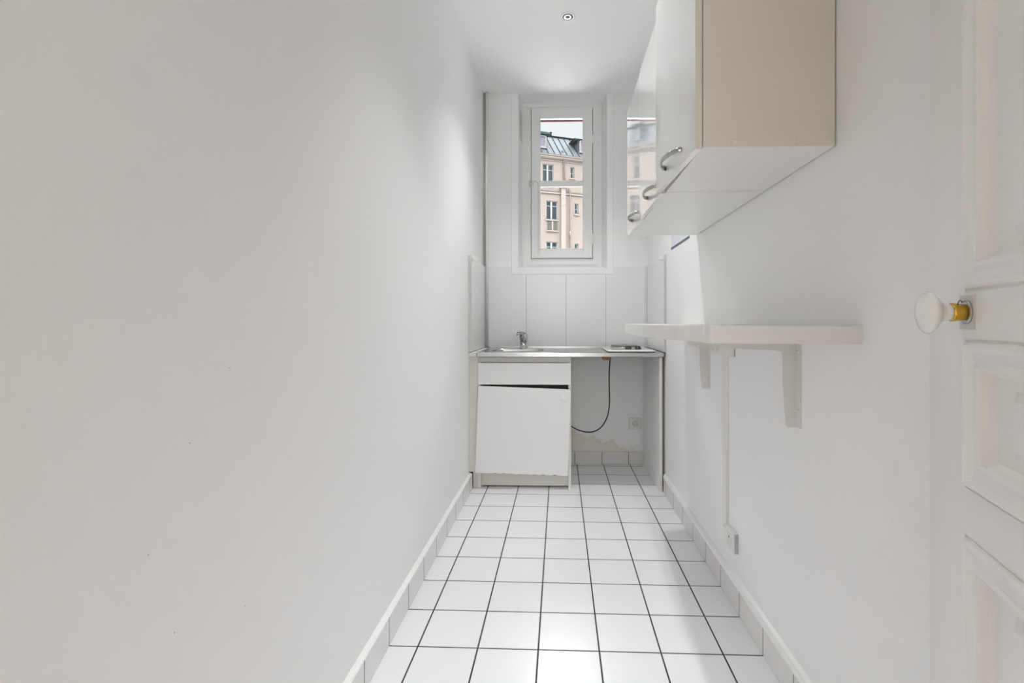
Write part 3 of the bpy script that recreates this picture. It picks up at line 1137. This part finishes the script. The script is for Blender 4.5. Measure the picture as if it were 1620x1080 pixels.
def upper_cabinet(y0_, y1_, label, doors, end=False):
    e = empty('upper_cabinet', (0.50, (y0_ + y1_) / 2, CB))
    tag(e, label, 'cabinet', )
    b = MB()
    t = 0.016
    xf0, xb = 0.348, XR - 0.0045
    b.box(xf0, xb, y0_, y0_ + t, CB, CT, 0.0008)
    b.box(xf0, xb, y1_ - t, y1_, CB, CT, 0.0008)
    b.box(xf0, xb, y0_ + t, y1_ - t, CB + 0.001, CB + t, 0.0)
    b.box(xf0, xb, y0_ + t, y1_ - t, CT - t, CT, 0.0)
    b.box(xb - 0.005, xb, y0_ + t, y1_ - t, CB + t, CT - t)
    b.build('carcass', 'laminate', e)
    if end:
        p = MB()
        p.box(xf0, xb, y0_ - 0.0022, y0_, CB + 0.0005, CT, 0.0)
        pan = p.build('end_panel', 'beige', e)
        tag(pan, 'beige end panel facing the doorway')
        for x, z in ((0.4205, CB + 0.011), (0.579, CB + 0.012)):
            c = MB()
            c.lathe([(0, 0.0085), (0.0008, 0.0085), (0.0010, 0.0070), (0.0006, 0.0065), (0.0006, 0.001)], (x, y0_ - 0.0022, z), (0, -1, 0), 24)
            c.build('screw_cap', 'beige', pan)
    for (d0, d1, openx, h0, h1) in doors:
        w = d1 - d0
        sl = -openx / w

        def xfd(x, y, z, d0=d0, sl=sl):
            return (x + sl * (y - d0), y, z)
        d = MB(xfd)
        d.box(0.3292, 0.3455, d0 + 0.0012, d1 - 0.0012, CB - 0.004, CT, 0.0006)
        dr = d.build('door', 'gloss', e)
        for q in (d0, d1 - 0.0012):
            s = MB(xfd)
            s.box(0.3292, 0.3455, q, q + 0.0012, CB - 0.004, CT)
            s.build('edge_band', 'beige' if end else 'cream', dr)
        bow_handle(dr, 0.3292 + sl * (h0 - d0), h0, h1, 1.533, sl)
    return e


upper_cabinet(1.156, 1.5465, 'near single-door upper cabinet with a beige end panel', [(1.1545, 1.545, 0.016, 1.266, 1.424)], end=True)
upper_cabinet(1.5505, 2.318, 'long two-door glossy white upper cabinet beyond the beige-ended one', [(1.553, 1.930, 0.004, 1.600, 1.760), (1.934, 2.3165, 0.0, 1.985, 2.145)])

# notice taped to the wall under the far cabinet
def notice():
    e = empty('paper_notice', (XR, 2.64, 1.506))
    tag(e, 'printed white paper notice with a navy bottom band taped to the right wall', 'notice')
    b = MB(); b.box(XR - 0.0012, XR, 2.445, 2.845, 1.506, 1.80)
    b.build('sheet', 'paper', e)
    b = MB(); b.box(XR - 0.0016, XR - 0.0012, 2.445, 2.845, 1.506, 1.520)
    b.build('footer_band', 'navy', e)
    b = MB()
    rnd = random.Random(2)
    z = 1.532
    while z < 1.79:
        y = 2.465
        while y < 2.82:
            L = rnd.uniform(0.01, 0.045)
            b.box(XR - 0.0014, XR - 0.0012, y, min(y + L, 2.825), z, z + 0.0016)
            y += L + 0.008
        z += 0.010
    o = b.build('text_lines', 'greyink', e)
    tag(o, kind='stuff')


notice()

# ---------------------------------------------------------------- ceiling spotlight
SPOT_LABELS = {2.69: 'small round recessed spotlight in the ceiling nearest the window', 1.6: 'added unseen fill spotlight in the middle of the ceiling', 0.5: 'added unseen fill spotlight in the ceiling nearest the doorway'}


def spotlight(x, y, watts, beam):
    e = empty('ceiling_spotlight', (x, y, ZC))
    tag(e, SPOT_LABELS[round(y, 2)], 'spotlight', group='recessed spotlights along the ceiling')
    b = MB()
    b.lathe([(0, 0.0425), (0.0015, 0.0425), (0.004, 0.039), (0.0045, 0.031), (0.0025, 0.0285), (0.0, 0.0285)], (x, y, ZC - 0.0), (0, 0, -1), 40, cap=False)
    b.build('trim_ring', 'enamel', e)
    b = MB()
    b.lathe([(0.0005, 0.0285), (0.002, 0.0285), (0.002, 0.0245), (0.0008, 0.0240)], (x, y, ZC), (0, 0, -1), 40)
    b.build('lamp_gap', 'spotdark', e)
    b = MB()
    b.lathe([(0.0015, 0.0235), (0.004, 0.0235), (0.005, 0.021), (0.0035, 0.0125), (0.0035, 0.0125)], (x, y, ZC), (0, 0, -1), 40)
    b.build('lamp', 'chrome', e)
    b = MB()
    b.lathe([(0.003, 0.0120), (0.0055, 0.0120), (0.0065, 0.008)], (x, y, ZC), (0, 0, -1), 30)
    b.build('lens', 'spotdark', e)


    if watts > 0:
        ld = bpy.data.lights.new('spotlight_beam', 'SPOT')
        ld.energy = watts
        ld.spot_size = math.radians(beam)
        ld.spot_blend = 1.0
        ld.shadow_soft_size = 0.03
        lo = bpy.data.objects.new('spotlight_beam', ld)
        lo.location = (x, y, ZC - 0.04)
        COL.objects.link(lo)


for args in SPOTS:
    spotlight(*args)

# ---------------------------------------------------------------- open panelled door
DP, DU = (0.5994, 0.78), (0.29745, 0.95474)
DN = (-0.95474, 0.29745)


def dxf(s, o, z):
    """s: metres from the free edge towards the hinge, o: outwards from the room face"""
    return (DP[0] - s * DU[0] + o * DN[0], DP[1] - s * DU[1] + o * DN[1], z)


def door():
    e = empty('door_1', dxf(0.4, 0, 0.0))
    tag(e, 'open white wooden door with moulded panels at the right edge', 'door', kind='structure')
    W, H = 0.80, 2.06
    z0, t = 0.008, 0.040
    st = 0.1125
    rails = [(z0, 0.20), (0.776, 0.8405), (1.048, 1.1125), (H - 0.11, H)]
    b = MB(dxf)
    b.box(0, st, -t, 0, z0, H, 0.002)
    b.box(W - st, W, -t, 0, z0, H, 0.002)
    for a, c in rails:
        b.box(st, W - st, -t, 0, a, c)
    b.build('stiles_and_rails', 'doorpaint', e)
    for k in range(3):
        za, zb_ = rails[k][1], rails[k + 1][0]
        b = MB(dxf)
        s0, s1 = st + 0.030, W - st - 0.030
        a0, a1 = za + 0.022, zb_ - 0.022
        # sunk field
        b.box(st, W - st, -0.030, -0.014, za, zb_)
        # raised centre with a bevelled border
        f0, f1, g0, g1 = st + 0.088, W - st - 0.088, za + 0.062, zb_ - 0.062
        A = [b.v(x, -0.014, z) for x, z in ((f0, g0), (f1, g0), (f1, g1), (f0, g1))]
        B = [b.v(x, -0.006, z) for x, z in ((f0 + 0.012, g0 + 0.012), (f1 - 0.012, g0 + 0.012), (f1 - 0.012, g1 - 0.012), (f0 + 0.012, g1 - 0.012))]
        for i in range(4):
            j = (i + 1) % 4
            b.f([A[i], A[j], B[j], B[i]])
        b.f(B)
        b.build('panel', 'doorpaint', e)
        # moulding: mitred profile swept round the opening
        prof = [(0.0, 0.0), (0.0005, -0.0025), (0.0035, -0.0025), (0.0050, 0.004), (0.0085, 0.0070), (0.0125, 0.0060), (0.0170, 0.0030), (0.0250, 0.0010), (0.0310, 0.0015), (0.0340, 0.0045), (0.0380, 0.0045), (0.0410, 0.0000), (0.0430, -0.0070), (0.0480, -0.0135), (0.0500, -0.0145)]
        b = MB(dxf)
        rings = []
        for d, o in prof:
            rings.append([b.v(x, o, z) for x, z in ((st + d, za + d), (W - st - d, za + d), (W - st - d, zb_ - d), (st + d, zb_ - d))])
        for i in range(len(prof) - 1):
            for q in range(4):
                r = (q + 1) % 4
                b.f([rings[i][q], rings[i][r], rings[i + 1][r], rings[i + 1][q]])
        b.build('moulding', 'doorpaint', e)
    # knob, collar and back plate
    ks, kz = 0.120, 1.0845
    ax = (DN[0], DN[1], 0)
    c = dxf(ks, 0.0, kz)
    pl = MB(dxf)
    pl.box(ks - 0.020, ks + 0.020, 0.0, 0.0012, kz - 0.024, kz + 0.024, 0.0004)
    plate = pl.build('lock_plate', 'oldmetal', e)
    r = MB()
    r.lathe([(0.001, 0.0165), (0.003, 0.0165), (0.004, 0.014)], c, ax, 28)
    r.build('rose', 'nickel', plate)
    k = MB()
    k.lathe([(0.018, 0.0118), (0.024, 0.0119), (0.028, 0.0130), (0.032, 0.0160), (0.036, 0.0208), (0.040, 0.0258), (0.0435, 0.0292), (0.0465, 0.0302), (0.0495, 0.0290), (0.053, 0.0245), (0.056, 0.0175), (0.058, 0.009), (0.0585, 0.002)], c, ax, 48)
    knob = k.build('door_knob', 'porcelain', e)
    k = MB()
    k.lathe([(0.004, 0.0108), (0.006, 0.0112), (0.016, 0.0126), (0.0195, 0.0128), (0.0200, 0.0121)], c, ax, 36)
    k.build('brass_collar', 'brass', knob)
    k = MB()
    k.tube([dxf(ks + 0.012 * math.cos(a) * 0.5 - 0.001, 0.008 + 0.005 * math.cos(a), kz + 0.012 + 0.0045 * math.sin(a)) for a in [2 * math.pi * i / 16 for i in range(17)]], 0.0006, 6)
    k.build('wire_ring', 'dark', knob)


door()

# ---------------------------------------------------------------- house across the street
FP, FU = (0.1237, 30.0), (0.93753, 0.34789)
FN = (-0.34789, 0.93753)


def fxf(s, d, z):
    """s along the facade, d backwards into the building, z height"""
    return (FP[0] + s * FU[0] + d * FN[0], FP[1] + s * FU[1] + d * FN[1], z)


def apartment():
    e = empty('apartment_building', fxf(0, 0, -9.0))
    tag(e, 'beige rendered apartment house with a grey zinc mansard roof across the street', 'building')
    S0, S1 = -9.0, 9.0
    b = MB(fxf)
    b.box(S0, S1, 0.12, 9.0, -9.0, 11.30)
    # outer skin with openings: built as strips between the windows
    cols_big = [(-1.31, -0.565), ]
    wins = []           # (s0, s1, z0, z1)
    for ks in range(-2, 3):
        off = ks * 3.6
        wins.append((-1.310 + off, -0.565 + off, 9.75, 11.07))
        wins.append((0.562 + off, 0.845 + off, 10.33, 11.04))
        for kz in range(-2, 1):
            dz = kz * 2.59
            wins.append((-1.062 + off, -0.300 + off, 7.58 + dz, 8.78 + dz))
            wins.append((0.868 + off, 1.131 + off, 8.04 + dz, 8.745 + dz))
    # slice the wall face into a grid and leave the window cells open
    ss = sorted(set([S0, S1] + [w[0] for w in wins] + [w[1] for w in wins]))
    zs = sorted(set([-9.0, 11.30] + [w[2] for w in wins] + [w[3] for w in wins]))
    for i in range(len(ss) - 1):
        if ss[i + 1] - ss[i] < 1e-4:
            continue
        run = None
        for j in range(len(zs) - 1):
            cs, cz = (ss[i] + ss[i + 1]) / 2, (zs[j] + zs[j + 1]) / 2
            solid = not any(w[0] < cs < w[1] and w[2] < cz < w[3] for w in wins)
            if solid and run is None:
                run = zs[j]
            if not solid and run is not None:
                b.box(ss[i], ss[i + 1], 0.0, 0.12, run, zs[j])
                run = None
        if run is not None:
            b.box(ss[i], ss[i + 1], 0.0, 0.12, run, zs[-1])
    b.build('facade_wall', 'facade', e)
    for (a, c, z0, z1) in wins:
        if a < S0 or c > S1:
            continue
        small = (c - a) < 0.4
        f = MB(fxf)
        t = 0.05
        f.box(a, a + t, 0.05, 0.11, z0, z1)
        f.box(c - t, c, 0.05, 0.11, z0, z1)
        f.box(a, c, 0.05, 0.11, z1 - t, z1)
        f.box(a, c, 0.05, 0.11, z0, z0 + t)
        m = (a + c) / 2 - (0.0 if small else 0.02)
        zr = z0 + (z1 - z0) * (0.45 if small else 0.72)
        if not small:
            f.box(m - 0.055, m + 0.055, 0.045, 0.11, z0, z1)
            f.box(a, c, 0.055, 0.105, zr - 0.018, zr + 0.018)
        else:
            f.box(c - 0.085, c, 0.05, 0.11, z0, z1)
            f.box(a, c, 0.055, 0.105, zr - 0.015, zr + 0.015)
        fr = f.build('window', 'fwhite', e)
        p = MB(fxf); p.box(a + 0.01, c - 0.01, 0.085, 0.095, z0 + 0.01, z1 - 0.01)
        p.build('pane', 'fglass', fr)
        s = MB(fxf); s.box(a - 0.06, c + 0.06, -0.07, 0.02, z0 - 0.07, z0)
        s.build('window_sill', 'stone', e)
    # louvred grilles under the middle windows
    for ks in (-1, 0, 1):
        off = ks * 3.6
        g = MB(fxf)
        for q in range(9):
            z = 6.93 + q * 0.062
            for a, c in ((-0.978, -0.70), (-0.60, -0.315)):
                g.box(a + off, c + off, -0.03, 0.0, z, z + 0.035)
        g.box(-0.985 + off, -0.31 + off, -0.012, 0.0, 6.92, 7.50)
        lv = g.build('louvre_grille', 'shadowslot', e)
        g = MB(fxf)
        g.box(-1.062 + off, -0.257 + off, -0.08, 0.0, 6.83, 6.90)
        g.box(-0.70 + off, -0.60 + off, -0.035, 0.0, 6.90, 7.50)
        g.build('louvre_sill', 'stone', lv)
    # cornice: stacked mouldings
    c = MB(fxf)
    for (z0, z1, o) in ((11.30, 11.36, -0.04), (11.42, 11.47, -0.08), (11.47, 11.60, -0.16), (11.60, 11.67, -0.22)):
        c.box(S0, S1, o, 0.10, z0, z1)
    c.box(S0, S1, -0.02, 0.10, 11.36, 11.42)
    c.build('cornice', 'stone', e)
    c = MB(fxf)
    c.box(S0, S1, -0.07, 0.02, 9.235, 9.325)
    c.mi = 1
    c.box(S0, S1, -0.075, -0.02, 9.325, 9.345)
    c.build('string_course', ['stone', 'zincdark'], e)
    # mansard roof with standing seams
    r = MB(fxf)
    prof = [(-0.24, 11.67), (1.60, 13.48), (9.0, 14.0), (9.0, 11.30), (0.0, 11.30), (0.0, 11.67)]
    A = [r.v(S0, d, z) for d, z in prof]
    B = [r.v(S1, d, z) for d, z in prof]
    n = len(prof)
    r.f(A); r.f(B[::-1])
    for i in range(n):
        j = (i + 1) % n
        r.f([A[i], A[j], B[j], B[i]])
    roof = r.build('mansard_roof', 'zinc', e)
    sm = MB(fxf)
    s = -0.15 - 0.42 * 20
    while s < S1 - 0.1:
        q = [sm.v(s - 0.014, -0.24, 11.675), sm.v(s + 0.014, -0.24, 11.675), sm.v(s + 0.014, 1.60, 13.485), sm.v(s - 0.014, 1.60, 13.485)]
        p = [sm.v(s - 0.014, -0.26, 11.70), sm.v(s + 0.014, -0.26, 11.70), sm.v(s + 0.014, 1.58, 13.51), sm.v(s - 0.014, 1.58, 13.51)]
        sm.f(q); sm.f(p)
        for i in range(4):
            j = (i + 1) % 4
            sm.f([q[i], q[j], p[j], p[i]])
        s += 0.42
    sm.box(S0, S1, 1.52, 1.62, 13.46, 13.54)
    sm.build('roof_seams', 'zincdark', roof)
    v = MB(fxf); v.box(-0.02, 0.12, 0.02, 0.16, 11.95, 12.03)
    v.build('roof_vent', 'dark', roof)
    # dormers
    for (a, c, hip) in ((-2.05, -0.93, False), (1.17, 2.30, True), (-5.3, -4.2, False), (5.2, 6.3, True)):
        d = MB(fxf)
        d.box(a, c, 0.20, 1.7, 12.05, 12.98)
        dm = d.build('dormer', 'zinc', e)
        q = MB(fxf)
        if hip:
            m = a + 0.12
            base = [(a - 0.30, 0.05, 12.97), (c + 0.15, 0.05, 12.97), (c + 0.15, 2.0, 12.97), (a - 0.30, 2.0, 12.97)]
            top = [(m, 0.7, 13.27), (c - 0.2, 0.7, 13.27), (c - 0.2, 2.0, 13.27), (m, 2.0, 13.27)]
            V0 = [q.v(*p) for p in base]; V1 = [q.v(*p) for p in top]
            q.f(V0); q.f(V1)
            for i in range(4):
                j = (i + 1) % 4
                q.f([V0[i], V0[j], V1[j], V1[i]])
        else:
            q.box(a - 0.15, c + 0.16, 0.02, 2.0, 12.98, 13.08)
            q.box(a - 0.05, c + 0.05, 0.20, 2.0, 13.08, 13.17)
        q.build('dormer_roof', 'teal', dm)
        w0, w1 = (a + 0.10, a + 0.75) if hip else (c - 0.78, c - 0.06)
        w = MB(fxf)
        t = 0.07
        w.box(w0, w0 + t, 0.13, 0.20, 12.14, 12.90)
        w.box(w1 - t, w1, 0.13, 0.20, 12.14, 12.90)
        w.box(w0, w1, 0.13, 0.20, 12.83, 12.90)
        w.box(w0, w1, 0.13, 0.20, 12.14, 12.21)
        w.box(w0 - 0.03, w1 + 0.03, 0.08, 0.2, 12.08, 12.14)
        w.mi = 1
        w.box(w0 + t, w1 - t, 0.17, 0.19, 12.21, 12.83)
        w.build('dormer_window', ['fwhite', 'curtain'], dm)
    # chimney with pots
    ch = MB(fxf)
    ch.box(-0.30, 0.30, 2.2, 2.7, 13.0, 13.62)
    chim = ch.build('chimney_stack', 'facade', e)
    for s_, h_, m_ in ((-0.22, 0.22, 'terracotta'), (-0.08, 0.26, 'terracotta'), (0.08, 0.45, 'zincdark'), (0.24, 0.18, 'zincdark')):
        p = MB(fxf)
        p.box(s_ - 0.05, s_ + 0.05, 2.35, 2.45, 13.62, 13.62 + h_)
        p.box(s_ - 0.07, s_ + 0.07, 2.33, 2.47, 13.62 + h_, 13.62 + h_ + 0.05)
        p.build('chimney_pot', m_, chim)
    # pilaster and downpipes
    p = MB(fxf)
    p.box(-0.10, 0.205, -0.16, 0.0, -9.0, 9.62)
    p.box(-0.17, 0.26, -0.21, 0.0, 9.62, 9.72)
    p.build('pilaster', 'stone', e)
    p = MB(fxf)
    p.tube([(0.10, -0.07, 9.72), (0.10, -0.07, 11.25), (0.10, -0.12, 11.42)], 0.035, 8)
    p.tube([(0.19, -0.06, 9.72), (0.19, -0.06, 11.40)], 0.025, 8)
    p.build('downpipe', 'rust', e)
    p = MB(fxf)
    p.tube([(0.26, -0.12, 9.70), (0.42, -0.11, 9.66), (0.50, -0.10, 9.50), (0.515, -0.10, 9.2), (0.515, -0.08, 0.0)], 0.035, 8)
    p.tube([(0.515, -0.10, 6.45), (0.515, -0.10, 6.9)], 0.055, 8)
    p.build('downpipe', 'rust', e)


apartment()
b = MB(); b.box(-30, 30, 4.2, 60, -9.2, -9.0)
tag(b.build('ground', 'asphalt'), 'street surface between the two buildings', 'ground', kind='structure')

# awning cassette with its folded red cloth above the outside of the window
e = empty('awning', (0.0, 3.86, 2.76))
tag(e, 'folded dull red awning edge outside the top of the window', 'awning')
b = MB(); b.box(-0.34, 0.36, YW + 0.101, 4.00, 2.7785, 2.90, 0.004)
b.build('cassette', 'fwhite', e)
b = MB()
b.lathe([(0, 0.007), (0.66, 0.007)], (-0.32, 3.975, 2.770), (1, 0, 0), 14)
b.box(-0.32, 0.34, 3.972, 3.978, 2.770, 2.7786)
b.build('cloth', 'red', e)
